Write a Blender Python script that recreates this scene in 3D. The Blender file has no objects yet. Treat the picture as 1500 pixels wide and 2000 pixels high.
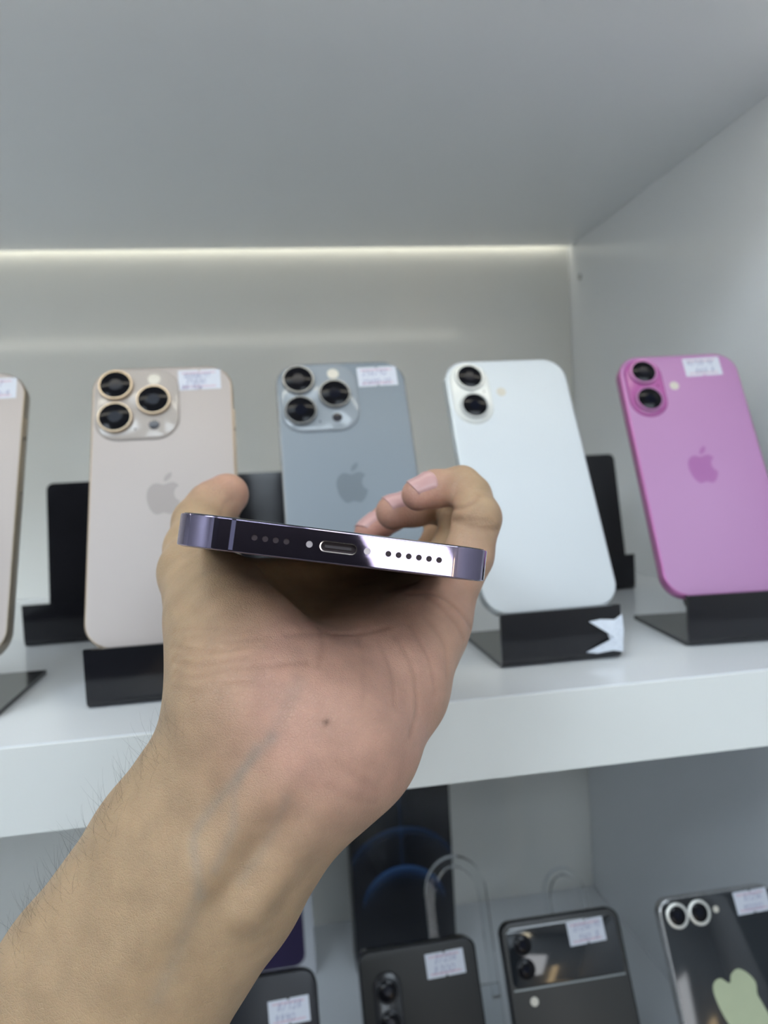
import bpy, bmesh, math, random
import numpy as np
from mathutils import Matrix, Vector
random.seed(7)
rng = np.random.default_rng(7)

# ------------------------------------------------------------------ camera, world, lights
FPX = 1450.0                                   # focal length in pixels of the 1500x2000 frame
CAMZ = 1.40                                    # camera height above the shop floor (m)
_dY = np.array([-223.0, -68.0, FPX]); _dY /= np.linalg.norm(_dY)
_dX = np.array([10250.0, -635.0, FPX]); _dX -= _dY * (_dX @ _dY); _dX /= np.linalg.norm(_dX)
_dZ = np.cross(_dY, _dX)
if _dZ[1] > 0: _dZ = -_dZ
ROT = np.array([_dX, _dY, _dZ])                # rows: world axes in lens axes (x right, y down, z forward)

scene = bpy.context.scene
col = scene.collection
cam_data = bpy.data.cameras.new('camera')
cam = bpy.data.objects.new('camera', cam_data); col.objects.link(cam)
cam_data.sensor_fit = 'AUTO'; cam_data.sensor_width = 36.0
cam_data.lens = FPX / 2000.0 * 36.0
cam_data.clip_start = 0.005; cam_data.clip_end = 50
_m = ROT @ np.diag([1.0, -1.0, -1.0])
M4 = Matrix([list(map(float, r)) + [0.0] for r in _m] + [[0, 0, 0, 1]])
M4.translation = Vector((0, 0, CAMZ))
cam.matrix_world = M4
cam_data.dof.use_dof = True
cam_data.dof.focus_distance = 0.192
cam_data.dof.aperture_fstop = 13.0
scene.camera = cam

scene.view_settings.view_transform = 'Standard'
scene.view_settings.look = 'None'
scene.view_settings.gamma = 1.0
scene.view_settings.use_curve_mapping = False
scene.view_settings.exposure = 0.0

world = bpy.data.worlds.new('world'); scene.world = world
world.use_nodes = True
world.node_tree.nodes['Background'].inputs[0].default_value = (0.55, 0.65, 0.85, 1)
world.node_tree.nodes['Background'].inputs[1].default_value = 0.15
LAMP_STRENGTH = 6.6
LAMP_COLOUR = (0.77, 0.89, 1.0)
STRIP_STRENGTH = 12.5
CORNER_STRENGTH = 4.5
STRIP_COLOUR = (1.0, 0.96, 0.82)
PANE_STRENGTH = 5.0

def W(x, y, z):                                # millimetres from the camera's position -> metres in the shop
    return Vector((x / 1000.0, y / 1000.0, z / 1000.0 + CAMZ))

# ------------------------------------------------------------------ materials
MATS = {}
def lin(c):
    return tuple(((v / 255) / 12.92 if v / 255 <= 0.04045 else ((v / 255 + 0.055) / 1.055) ** 2.4) for v in c)
def mat(name, rgb, rough=0.5, metal=0.0, coat=0.0, noise=0.03, nscale=40, bump=0.0, bscale=400, spec=0.5, trans=0.0, ior=1.45, alpha=1.0, emit=None, estr=0.0, rnoise=0.0, crough=0.05):
    if name in MATS: return MATS[name]
    m = bpy.data.materials.new(name); m.use_nodes = True
    nt = m.node_tree; b = nt.nodes['Principled BSDF']
    tc = nt.nodes.new('ShaderNodeTexCoord')
    nz = nt.nodes.new('ShaderNodeTexNoise'); nz.inputs['Scale'].default_value = nscale; nz.inputs['Detail'].default_value = 4
    nt.links.new(tc.outputs['Object'], nz.inputs['Vector'])
    mx = nt.nodes.new('ShaderNodeMix'); mx.data_type = 'RGBA'
    mx.inputs[6].default_value = tuple(c * (1 - noise) for c in rgb) + (1,)
    mx.inputs[7].default_value = tuple(min(1, c * (1 + noise)) for c in rgb) + (1,)
    nt.links.new(nz.outputs['Fac'], mx.inputs[0]); nt.links.new(mx.outputs[2], b.inputs['Base Color'])
    b.inputs['Roughness'].default_value = rough; b.inputs['Metallic'].default_value = metal
    b.inputs['Specular IOR Level'].default_value = spec; b.inputs['IOR'].default_value = ior
    b.inputs['Coat Weight'].default_value = coat; b.inputs['Coat Roughness'].default_value = crough
    b.inputs['Transmission Weight'].default_value = trans; b.inputs['Alpha'].default_value = alpha
    if rnoise:
        mr = nt.nodes.new('ShaderNodeMapRange'); mr.inputs['To Min'].default_value = max(0, rough - rnoise); mr.inputs['To Max'].default_value = rough + rnoise
        nt.links.new(nz.outputs['Fac'], mr.inputs['Value']); nt.links.new(mr.outputs['Result'], b.inputs['Roughness'])
    if bump:
        n2 = nt.nodes.new('ShaderNodeTexNoise'); n2.inputs['Scale'].default_value = bscale; n2.inputs['Detail'].default_value = 3
        nt.links.new(tc.outputs['Object'], n2.inputs['Vector'])
        bp = nt.nodes.new('ShaderNodeBump'); bp.inputs['Strength'].default_value = bump; bp.inputs['Distance'].default_value = 0.0005
        nt.links.new(n2.outputs['Fac'], bp.inputs['Height']); nt.links.new(bp.outputs['Normal'], b.inputs['Normal'])
    if emit:
        b.inputs['Emission Color'].default_value = tuple(emit) + (1,); b.inputs['Emission Strength'].default_value = estr
    MATS[name] = m
    return m

laminate = mat('white_laminate', (0.82, 0.84, 0.86), rough=0.2, noise=0.015, nscale=6, bump=0.02, bscale=60, rnoise=0.04)
edge_band = mat('shelf_edge_band', (0.86, 0.87, 0.84), rough=0.35, noise=0.02, nscale=12)
back_board = mat('white_back_board', (0.86, 0.86, 0.82), rough=0.11, noise=0.015, nscale=6, rnoise=0.02)
wall_paint = mat('shop_wall_paint', (0.62, 0.63, 0.64), rough=0.8, noise=0.03, nscale=3)
ceil_paint = mat('shop_ceiling_paint', (0.75, 0.75, 0.75), rough=0.9, noise=0.02, nscale=3)
floor_tile = mat('shop_floor_tile', (0.33, 0.32, 0.31), rough=0.35, noise=0.1, nscale=8)
black_acrylic = mat('black_acrylic', (0.012, 0.012, 0.015), rough=0.12, noise=0.1, nscale=80, rnoise=0.05)
clear_acrylic = mat('clear_acrylic', (0.95, 0.97, 0.98), rough=0.03, trans=1.0, ior=1.49, noise=0.0)
lens_glass = mat('lens_glass', (0.006, 0.006, 0.008), rough=0.1, noise=0.2, nscale=300, spec=.14)
paper = mat('label_paper', (0.62, 0.64, 0.71), rough=0.6, noise=0.03, nscale=300)
ink = mat('pen_ink', (0.06, 0.06, 0.27), rough=0.6, noise=0.3, nscale=900)
pinkline = mat('label_stripe', (0.62, 0.28, 0.36), rough=0.6, noise=0.1, nscale=900)
flash_mat = mat('flash_lens', (0.62, 0.58, 0.50), rough=0.25, noise=0.08, nscale=900)

# ------------------------------------------------------------------ mesh helpers
def link(name, me, material=None, parent=None, smooth=None):
    o = bpy.data.objects.new(name, me); col.objects.link(o)
    if material and not me.materials: me.materials.append(material)
    if parent: o.parent = parent
    if smooth is not None:
        for p in me.polygons: p.use_smooth = True
        me.set_sharp_from_angle(angle=math.radians(smooth))
    return o
def bm_mesh(name, bm):
    bmesh.ops.recalc_face_normals(bm, faces=bm.faces)
    me = bpy.data.meshes.new(name); bm.to_mesh(me); bm.free(); return me
def tag(o, label, cat, group=None, kind=None):
    o['label'] = label; o['category'] = cat
    if group: o['group'] = group
    if kind: o['kind'] = kind
    return o
def empty(name, mtx):
    o = bpy.data.objects.new(name, None); col.objects.link(o); o.matrix_world = mtx
    o.empty_display_size = 0.01
    return o
def rrect(w, h, r, seg=10, cx=0, cy=0):
    r = max(1e-3, min(r, w / 2 - 1e-4, h / 2 - 1e-4)); pts = []
    for k, (sx, sy) in enumerate(((1, 1), (-1, 1), (-1, -1), (1, -1))):
        for i in range(seg + 1):
            a = math.pi / 2 * (k + i / seg)
            pts.append((cx + sx * (w / 2 - r) + r * math.cos(a), cy + sy * (h / 2 - r) + r * math.sin(a)))
    return pts
def loft(bm, rings, cap0=True, cap1=True, mi=0):      # rings: lists of equal length of 3D points (mm)
    vs = [[bm.verts.new((p[0] / 1000, p[1] / 1000, p[2] / 1000)) for p in ring] for ring in rings]
    n = len(vs[0])
    for a, b in zip(vs, vs[1:]):
        for i in range(n):
            f = bm.faces.new((a[i], a[(i + 1) % n], b[(i + 1) % n], b[i])); f.material_index = mi
    if cap0: bm.faces.new(vs[0][::-1]).material_index = mi
    if cap1: bm.faces.new(vs[-1]).material_index = mi
def slab(bm, w, h, r, rings, cx=0, cy=0, seg=10):      # rings: (inset, z)
    loft(bm, [[(x, y, z) for x, y in rrect(w - 2 * i, h - 2 * i, r - i, seg, cx, cy)] for i, z in rings])
def disc(bm, cx, cy, rings, seg=32):                   # rings: (radius, z)
    loft(bm, [[(cx + r * math.cos(2 * math.pi * k / seg), cy + r * math.sin(2 * math.pi * k / seg), z) for k in range(seg)] for r, z in rings])
def prism(bm, outline, z0, z1):
    loft(bm, [[(x, y, z0) for x, y in outline], [(x, y, z1) for x, y in outline]])
def box(bm, x0, x1, y0, y1, z0, z1):
    loft(bm, [[(x0, y0, z), (x1, y0, z), (x1, y1, z), (x0, y1, z)] for z in (z0, z1)])
def mk(name, fn, material, parent=None, smooth=35):
    bm = bmesh.new(); fn(bm); return link(name, bm_mesh(name, bm), material, parent, smooth)
def catmull(pts, n=6, closed=True, sharp=()):
    out = []; N = len(pts)
    for i in range(N if closed else N - 1):
        p0, p1, p2, p3 = [np.array(pts[(i + k - 1) % N] if closed else pts[min(max(i + k - 1, 0), N - 1)], float) for k in range(4)]
        if i in sharp: p0 = p1
        if (i + 1) % N in sharp: p3 = p2
        for j in range(n):
            t = j / n
            out.append(tuple(0.5 * (2 * p1 + (p2 - p0) * t + (2 * p0 - 5 * p1 + 4 * p2 - p3) * t * t + (3 * p1 - p0 - 3 * p2 + p3) * t ** 3)))
    if not closed: out.append(tuple(pts[-1]))
    return out

# ------------------------------------------------------------------ room shell
RX0, RX1, RY0, RY1, RZ1 = -2200, 1500, -3200, 760, 1350      # mm from the camera (floor is at -CAMZ)
FL = -CAMZ * 1000
def room_box(name, x0, x1, y0, y1, z0, z1, m):
    bm = bmesh.new(); box(bm, x0, x1, y0, y1, z0, z1)
    o = link(name, bm_mesh(name, bm), m); o.location = (0, 0, CAMZ); o['kind'] = 'structure'; return o
room_box('floor', RX0 - 50, RX1 + 50, RY0 - 50, RY1 + 50, FL - 50, FL, floor_tile)
room_box('ceiling', RX0 - 50, RX1 + 50, RY0 - 50, RY1 + 50, RZ1, RZ1 + 50, ceil_paint)
room_box('wall_back', RX0 - 50, RX1 + 50, RY1, RY1 + 50, FL, RZ1, wall_paint)
room_box('wall_left', RX0 - 50, RX0, RY0, RY1, FL, RZ1, wall_paint)
room_box('wall_right', RX1, RX1 + 50, RY0, RY1, FL, RZ1, wall_paint)
room_box('wall_front', RX0 - 50, RX1 + 50, RY0 - 50, RY0, FL, RZ1, wall_paint)

# ceiling lamps
lamp_frame = mat('lamp_frame', (0.7, 0.7, 0.7), rough=0.4)
def ceiling_panel(x, y, w, d, strength, label):
    lamp_emit = mat('lamp_diffuser_%d' % (strength * 10), (0.9, 0.9, 0.9), rough=0.5, emit=LAMP_COLOUR, estr=strength)
    t = empty('ceiling_light', Matrix.Translation(W(x, y, RZ1)))
    mk('diffuser', lambda bm: box(bm, -w / 2, w / 2, -d / 2, d / 2, -16, -4), lamp_emit, t, None)
    def fr(bm):
        for (a, b, c, e) in ((-w/2-20, w/2+20, -d/2-20, -d/2), (-w/2-20, w/2+20, d/2, d/2+20), (-w/2-20, -w/2, -d/2, d/2), (w/2, w/2+20, -d/2, d/2)):
            box(bm, a, b, c, e, -22, 0)
    mk('lamp_frame', fr, lamp_frame, t, None)
    tag(t, label, 'ceiling light', 'ceiling lights of the shop')
ceiling_panel(-350, -380, 600, 600, LAMP_STRENGTH * .8, 'square white ceiling light panel nearest the display cabinet')
ceiling_panel(-1300, -1500, 900, 900, LAMP_STRENGTH * 2.1, 'large square ceiling light panel in the left of the shop')
ceiling_panel(700, -1700, 900, 900, LAMP_STRENGTH * 1.3, 'large square ceiling light panel in the right of the shop')
ceiling_panel(-300, -2700, 900, 600, LAMP_STRENGTH * 1.6, 'ceiling light panel by the wall facing the display cabinet')

# ------------------------------------------------------------------ display cabinet
H = 100.0; D = 721.0; TS = 36.0
SHELF_FRONT = 306.0; WALLX = 310.0; CEILZ = 213.0; LOWZ = -447.0
CABX0 = -1150.0
cab = empty('display_cabinet', Matrix.Translation(W(0, SHELF_FRONT, FL)))
def cab_board(name, x0, x1, y0, y1, z0, z1, m=laminate, bev=0.8):
    bm = bmesh.new()
    oy, oz = SHELF_FRONT, FL
    box(bm, x0, x1, y0 - oy, y1 - oy, z0 - oz, z1 - oz)
    bmesh.ops.bevel(bm, geom=bm.edges[:], offset=bev / 1000, segments=2, affect='EDGES')
    return link(name, bm_mesh(name, bm), m, cab, 40)
cab_board('back_panel', CABX0, WALLX, D, D + 16, FL, CEILZ + 420, back_board)
cab_board('side_panel', WALLX, WALLX + 18, SHELF_FRONT - 2, D + 16, FL, CEILZ + 420)
cab_board('side_panel', CABX0 - 18, CABX0, SHELF_FRONT - 2, D + 16, FL, CEILZ + 420)
PITCH = CEILZ + H + TS
for zt in (CEILZ + TS, -H, LOWZ, LOWZ - PITCH, LOWZ - 2 * PITCH, CEILZ + TS + PITCH):
    s = cab_board('shelf', CABX0, WALLX, SHELF_FRONT, D - (8 if zt == CEILZ + TS else 0), zt - TS, zt, bev=.4)  # upper shelf stops short so the added corner strip can shine through
    bm = bmesh.new(); box(bm, CABX0, WALLX, -0.8, 0.3, zt - TS + 0.5 - FL, zt - 0.5 - FL)
    link('edge_band', bm_mesh('edge_band', bm), edge_band, s)
bm = bmesh.new(); disc(bm, 0, 0, [(3.0, 0), (3.0, 0.6), (2.2, 1.0)], 16)
sc = link('screw_cap', bm_mesh('screw_cap', bm), mat('screw_cap', (0.35, 0.35, 0.34), 0.5), cab, 40)
sc.matrix_local = Matrix.Translation(Vector((WALLX / 1000 - 0.0001, (695 - SHELF_FRONT) / 1000, (178 - FL) / 1000))) @ Matrix.Rotation(-math.pi / 2, 4, 'Y')
tag(cab, 'white laminate display cabinet with thick open shelves of phones', 'cabinet')

# added unseen lamp strip under the upper shelf's front, brightening the compartment
def added_front_strip():
    t = empty('added_lamp_strip', Matrix.Translation(W(0, 312.3, CEILZ - .2)))
    x0, x1 = -900, 300
    mk('lamp_channel', lambda bm: loft(bm, [[(x, -6, 0), (x, -6, -9), (x, 6, -5.5), (x, 6, 0)] for x in (x0, x1)]), lamp_frame, t, None)
    mk('diffuser', lambda bm: loft(bm, [[(x, -5.2, -8.7), (x, -5.2, -9.5), (x, 5.2, -6.4), (x, 5.2, -5.6)] for x in (x0, x1)]), mat('strip_diffuser', (.9, .9, .9), .5, emit=STRIP_COLOUR, estr=STRIP_STRENGTH), t, None)
    tag(t, 'added out-of-view warm lamp strip under the front edge of the upper shelf', 'lamp')
added_front_strip()
def added_corner_strip():
    t = empty('added_lamp_strip', Matrix.Translation(W(0, D - 4, CEILZ + 14)))  # added strip, sunk out of sight to make the wall top glow
    mk('lamp_channel', lambda bm: box(bm, -900, 306, -3.6, 3.6, 2, 8), lamp_frame, t, None)
    mk('diffuser', lambda bm: box(bm, -900, 306, -3, 3, 0, 2), mat('corner_diffuser', (.9, .9, .9), .5, emit=STRIP_COLOUR, estr=CORNER_STRENGTH), t, None)
    tag(t, 'added hidden warm lamp strip sunk in the gap between upper shelf and back board', 'lamp')
added_corner_strip()

# ------------------------------------------------------------------ things at the far side of the shop (unseen, placed for their reflections)
def far_things():
    t = empty('stand_in_block', Matrix.Translation(W(-515, RY0 + 245, FL)))  # added unseen dark block, stands in for the photographer in the held phone's reflection
    dark = mat('stand_in_dark', (0.02, 0.018, 0.018), 0.4, nscale=20, noise=0.2)
    mk('body', lambda bm: box(bm, -800, 800, -240, 200, 0, 2100), dark, t, None)
    for sx in (-1, 1):
        d = mk('door', lambda bm: box(bm, min(8, 780) * sx if sx > 0 else -790, 790 if sx > 0 else -8, 200, 222, 60, 2060), dark, t, None)
        mk('handle', lambda bm: box(bm, sx * 30 - 8, sx * 30 + 8, 222, 250, 950, 1150), lamp_frame, d, None)
    tag(t, 'added unseen two-door wardrobe against the far wall facing the display cabinet', 'stand_in_block')
far_things()
def added_panel():
    t = empty('added_panel_1', Matrix.Translation(W(512, RY0, 250))); t['kind'] = 'structure'  # added unseen glowing pane, gives the held phone its white reflection
    mk('pane', lambda bm: box(bm, -220, 220, 6, 14, -340, 340), mat('glowing_pane', (.8, .85, .9), .1, emit=(.95, .97, 1.0), estr=PANE_STRENGTH), t, None)
    def fr(bm):
        for a in ((-245, -220, -365, 365), (220, 245, -365, 365), (-220, 220, -365, -340), (-220, 220, 340, 365)): box(bm, a[0], a[1], 0, 40, a[2], a[3])
    mk('panel_frame', fr, lamp_frame, t, None)
added_panel()
def reflection_lamp():
    t = empty('added_lamp', Matrix.Translation(W(925, RY0 + 160, FL)))  # added unseen lamp, placed for the warm streak in the reflections
    mk('base', lambda bm: disc(bm, 0, 0, [(140, 0), (140, 15), (30, 30)], 32), lamp_frame, t, 40)
    mk('pole', lambda bm: disc(bm, 0, 0, [(12, 30), (12, 850)], 16), lamp_frame, t, 40)
    mk('lamp_shade', lambda bm: disc(bm, 0, 0, [(55, 850), (60, 870), (60, 1530), (55, 1550)], 32), mat('amber_shade', (.8, .6, .35), .5, emit=(1.0, .74, .42), estr=5.0), t, 40)
    tag(t, 'added unseen tall lamp with an amber tube shade by the far window', 'lamp')
def pendant(x, y, z, label):
    t = empty('pendant_lamp', Matrix.Translation(W(x, y, RZ1)))
    hz_ = RZ1 - z
    mk('cord', lambda bm: disc(bm, 0, 0, [(4, -hz_ + 50), (4, 0)], 10), lamp_frame, t, 40)
    mk('globe', lambda bm: disc(bm, 0, 0, [(62 * math.sin(a) + .5, -hz_ - 62 * math.cos(a)) for a in np.linspace(0, math.pi, 13)], 24), mat('globe_glass', (.9, .85, .7), .4, emit=(1.0, .88, .62), estr=9.0), t, 60)
    tag(t, label, 'lamp', 'pendant lamps of the shop')
pendant(-386, -1700, 624, 'round warm pendant lamp hanging on the left in the shop')
pendant(182, -1700, 634, 'round warm pendant lamp hanging on the right in the shop')
reflection_lamp()

# ------------------------------------------------------------------ phone stands
LEAN = math.radians(25)
def strip(path, th, n=5, rad=3.0):                       # thick bent sheet: 2D outline from a centre line with filleted bends
    P = [np.array(p, float) for p in path]; c = [P[0]]
    for i in range(1, len(P) - 1):
        a = P[i - 1] - P[i]; b = P[i + 1] - P[i]; la, lb = np.linalg.norm(a), np.linalg.norm(b); a /= la; b /= lb
        dd = min(rad, la * .45, lb * .45); p0, p2 = P[i] + a * dd, P[i] + b * dd
        for k in range(n + 1):
            t = k / n; c.append((1 - t) ** 2 * p0 + 2 * t * (1 - t) * P[i] + t * t * p2)
    c.append(P[-1]); L, R = [], []
    for i, p in enumerate(c):
        d = c[min(i + 1, len(c) - 1)] - c[max(i - 1, 0)]; d /= np.linalg.norm(d); nn = np.array([-d[1], d[0]])
        L.append(p + nn * th / 2); R.append(p - nn * th / 2)
    return L, R
def sheet(bm, path, th, x0, x1, rad=3.0, corner=0.0):
    L, R = strip(path, th, rad=rad); N = len(L)
    v = {}
    for s, xx in ((0, x0), (1, x1)):
        for i in range(N):
            v[s, 'L', i] = bm.verts.new((xx / 1000, L[i][0] / 1000, L[i][1] / 1000))
            v[s, 'R', i] = bm.verts.new((xx / 1000, R[i][0] / 1000, R[i][1] / 1000))
    for i in range(N - 1):
        for s in (0, 1): bm.faces.new((v[s, 'L', i], v[s, 'L', i + 1], v[s, 'R', i + 1], v[s, 'R', i]))
        for q in 'LR': bm.faces.new((v[0, q, i], v[0, q, i + 1], v[1, q, i + 1], v[1, q, i]))
    for i in (0, N - 1): bm.faces.new((v[0, 'L', i], v[0, 'R', i], v[1, 'R', i], v[1, 'L', i]))
    if corner:
        es = [bm.edges.get((v[k, 'L', N - 1], v[k, 'R', N - 1])) for k in (0, 1)]
        bmesh.ops.bevel(bm, geom=es, offset=corner / 1000, segments=5, affect='EDGES', profile=.5)
uyv = np.array([math.sin(LEAN), math.cos(LEAN)]); lgv = np.array([math.cos(LEAN), -math.sin(LEAN)])
def stand(x, y, z, yaw, label, panel_len=112, panel_w=52, width=62.2, material=None, group='black phone stands on the middle shelf', lean=LEAN):
    m = material or black_acrylic
    t = empty('phone_stand', Matrix.Translation(W(x, y, z)) @ Matrix.Rotation(yaw, 4, 'Z'))
    b = mk('base', lambda bm: sheet(bm, [(75, 1.3), (1.3, 1.3), (1.3, 27.0)], 2.4, -width / 2, width / 2, rad=3.5), m, t, 30)
    uy_ = np.array([math.sin(lean), math.cos(lean)]); k = np.array([1.3, 25.0]); e = k + lgv * 14.5; pt = e + uy_ * panel_len
    bk = mk('backrest', lambda bm: sheet(bm, [tuple(k), tuple(e), tuple(pt)], 2.4, -panel_w / 2, panel_w / 2, corner=4.5), m, t, 30)
    tag(t, label, 'phone stand', group)
    return t
SF = 346.0
stand(-157, SF, -H, 0, 'black acrylic stand under the cream phone cut off at the left edge')
st_gold = stand(-56.6, SF, -H, 0, 'glossy black acrylic stand under the pale gold three-lens phone')
stand(43, SF, -H, 0, 'black acrylic stand under the grey phone, hidden behind the hand')
st_white = stand(137.8, SF, -H, 0, 'black acrylic stand with a torn white sticker under the white phone')
st_pink = stand(240.5, SF + 4, -H, math.radians(-6), 'black acrylic stand under the pink phone')
BL = math.radians(10)
stand(-127, 498, -H, 0, 'empty black acrylic stand behind, between the cream and pale gold phones', 86, 42, 68, lean=BL)
stand(-3, 520, -H, 0, 'empty black acrylic stand behind, between the pale gold and grey phones', 86, 56, lean=BL)
stand(238.5, 526, -H, 0, 'empty black acrylic stand behind, between the white and pink phones', 86, 62, lean=BL)

# torn sticker left on the white phone's stand
def torn(bm):
    pts = [(31.3, -0.4, 3.5), (26, -0.5, 4.6), (18, -0.35, 3.8), (12, -.35, 4.8), (20, -0.6, 6.6), (25, -0.9, 9), (23.5, -0.5, 13), (25, -1.3, 16), (18, -0.35, 18.6), (14, -.35, 20), (20, -.6, 20.8), (27, -1.4, 20.2), (31.4, -0.5, 22.5), (31.8, -1.0, 14), (31.4, -.7, 9)]
    c = bm.verts.new((0.0265, -0.0022, 0.0115)); vs = [bm.verts.new((a / 1000, b / 1000, cc / 1000)) for a, b, cc in pts]
    for i in range(len(vs)): bm.faces.new((c, vs[i], vs[(i + 1) % len(vs)]))
    r = bmesh.ops.extrude_face_region(bm, geom=bm.faces[:])
    for v in [g for g in r['geom'] if isinstance(g, bmesh.types.BMVert)]: v.co.y -= 0.0003
ts = mk('torn_sticker', torn, mat('crumpled_sticker', (0.75, 0.8, 0.9), 0.35, noise=0.15, nscale=500, bump=0.6, bscale=700), st_white, None)
ts['label'] = 'crumpled white sticker remnant'

# ------------------------------------------------------------------ stickers with handwriting
GLYPH = {
 '0': [[(.5,1),(.15,.8),(.1,.3),(.4,0),(.8,.2),(.9,.7),(.5,1)]], '1': [[(.2,.7),(.6,1),(.5,0)]],
 '2': [[(.1,.75),(.4,1),(.8,.85),(.7,.5),(.1,0),(.9,.05)]], '3': [[(.15,.9),(.6,1),(.8,.75),(.4,.55),(.85,.3),(.5,0),(.1,.1)]],
 '4': [[(.2,1),(.1,.45),(.85,.45)],[(.75,.95),(.65,0)]], '5': [[(.85,1),(.3,.98),(.2,.6),(.7,.6),(.8,.25),(.45,0),(.1,.1)]],
 '6': [[(.75,1),(.3,.7),(.1,.25),(.45,0),(.8,.2),(.6,.48),(.15,.35)]], '7': [[(.1,.95),(.9,1),(.4,0)],[(.3,.5),(.75,.52)]],
 '8': [[(.75,.85),(.4,1),(.25,.75),(.75,.3),(.45,0),(.1,.2),(.5,.52),(.75,.85)]], '9': [[(.8,.7),(.4,.5),(.2,.8),(.55,1),(.8,.75),(.6,0)]],
 '/': [[(.1,-.1),(.8,1.1)]], '-': [[(.1,.45),(.8,.5)]], '%': [[(.1,0),(.9,1)],[(.2,.9),(.35,.75),(.15,.7),(.2,.9)],[(.75,.3),(.9,.15),(.7,.1),(.75,.3)]],
 'P': [[(.2,0),(.3,1),(.75,.9),(.7,.6),(.25,.5)]], 'G': [[(.85,.8),(.5,1),(.1,.6),(.3,.05),(.8,.1),(.8,.45),(.5,.45)]],
 'B': [[(.15,0),(.25,1),(.7,.9),(.65,.6),(.25,.52),(.8,.35),(.65,.05),(.15,0)]], 'Z': [[(.1,.95),(.85,1),(.1,0),(.85,.05)],[(.3,.5),(.7,.5)]],
 'T': [[(.05,1),(.95,1)],[(.5,1),(.4,0)]], 'm': [[(.05,0),(.15,.5),(.35,.5),(.35,0),(.55,.5),(.7,.45),(.7,0)]], ' ': []}
def writing(bm, lines, W_, H_):
    for (txt, x0, y0, h, sx) in lines:
        x = x0
        for ch in txt:
            for st in GLYPH[ch]:
                pp = catmull([(x + (px + py * .35) * h * .62 * sx + random.uniform(-.05, .05), y0 + py * h + random.uniform(-.08, .08)) for px, py in st], 3, False)
                for a, b in zip(pp, pp[1:]):
                    a, b = np.array(a), np.array(b); d = b - a; l = np.linalg.norm(d)
                    if l < 1e-4: continue
                    n = np.array([-d[1], d[0]]) / l * 0.11; d = d / l * .06
                    q = [a - d - n, b + d - n, b + d + n, a - d + n]
                    bm.faces.new([bm.verts.new((v[0] / 1000, v[1] / 1000, 0.000145)) for v in q])
            x += h * .62 * sx * 1.12 if ch != ' ' else h * .4
def sticker(parent, x, y, z, rot, lines, w=22.0, h=12.2, nt=True, nb=True):
    out = [(-w/2, -h/2)] + ([(-.9, -h/2), (0, -h/2 + 1.1), (.9, -h/2)] if nb else []) + [(w/2, -h/2), (w/2, h/2)] + ([(.9, h/2), (0, h/2 - 1.1), (-.9, h/2)] if nt else []) + [(-w/2, h/2)]
    s = mk('price_sticker', lambda bm: prism(bm, out, 0, 0.11), paper, parent, None)
    s.matrix_local = Matrix.Translation(Vector((x / 1000, y / 1000, z / 1000))) @ Matrix.Rotation(rot, 4, 'Z')
    s['label'] = 'white price sticker with blue handwriting'
    def stripes(bm):
        for sy in (-1, 1):
            for dy, th in ((0, .28), (.55, .16)):
                yy = sy * (h / 2 - 1.7 - dy)
                box(bm, -w/2 + 2, w/2 - 2.5, yy - th / 2, yy + th / 2, 0.11, 0.13)
    mk('printed_stripe', stripes, pinkline, s, None)
    bm = bmesh.new(); writing(bm, lines, w, h)
    me = bpy.data.meshes.new('handwriting'); bm.to_mesh(me); bm.free(); link('handwriting', me, ink, s)
    return s

# ------------------------------------------------------------------ phones on the stands
LOGO = catmull([(0,.36),(.12,.40),(.25,.43),(.38,.385),(.45,.30),(.36,.22),(.31,.07),(.34,-.07),(.41,-.16),(.48,-.205),(.43,-.36),(.33,-.53),(.22,-.61),(.11,-.595),(0,-.56),(-.11,-.595),(-.22,-.61),(-.34,-.51),(-.45,-.29),(-.50,-.02),(-.47,.20),(-.36,.36),(-.22,.42),(-.10,.39)], 4, True, (4, 9))
LEAF = catmull([(.005,.455),(.02,.60),(.12,.72),(.235,.77),(.235,.64),(.14,.51)], 5, True, (0, 3))
def phone_mtx(x, y, z, lean=LEAN, yaw=0.0):
    # local: x right, y up along the phone, z out of its back towards the viewer; origin: bottom centre of the back face
    c = Matrix.Rotation(math.pi / 2 - lean, 4, 'X')
    return Matrix.Translation(W(x, y, z)) @ Matrix.Rotation(yaw, 4, 'Z') @ c
def phone(x, y, z, w, h, t, r, frame_m, back_m, label, lean=LEAN, yaw=0.0, logo_m=None, group='phones standing on the middle shelf', logo_size=16.5):
    p = empty('smartphone', phone_mtx(x, y, z, lean, yaw))
    mk('frame', lambda bm: slab(bm, w, h, r, [(1.2, -t), (.5, -t + .25), (0, -t + 1.0), (0, -1.0), (.35, -.3), (.9, -.05)], 0, h / 2, 12), frame_m, p, 50)
    mk('back_glass', lambda bm: slab(bm, w, h, r, [(.8, -.5), (.75, -.12), (1.1, 0.0)], 0, h / 2, 12), back_m, p, 50)
    mk('screen_glass', lambda bm: slab(bm, w, h, r, [(1.4, -t - .1), (1.1, -t + .1)], 0, h / 2, 12), lens_glass, p, 50)
    for sx, ys in ((1, ((102, 17), (118, 11), (88, 11))), (-1, ((100, 18),))):
        for yc, l in ys:
            mk('side_button', lambda bm: box(bm, sx * w / 2 - .2, sx * w / 2 + .45, yc - l / 2, yc + l / 2, -t / 2 - 1.5, -t / 2 + 1.5), frame_m, p, None)
    if logo_m:
        def lg(bm):
            for o in (LOGO, LEAF): prism(bm, [(a * logo_size, b * logo_size + h * .5) for a, b in o], 0, 0.03)
        l = mk('logo', lg, logo_m, p, None); l['label'] = 'bitten apple emblem'
    tag(p, label, 'smartphone', group)
    return p
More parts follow.
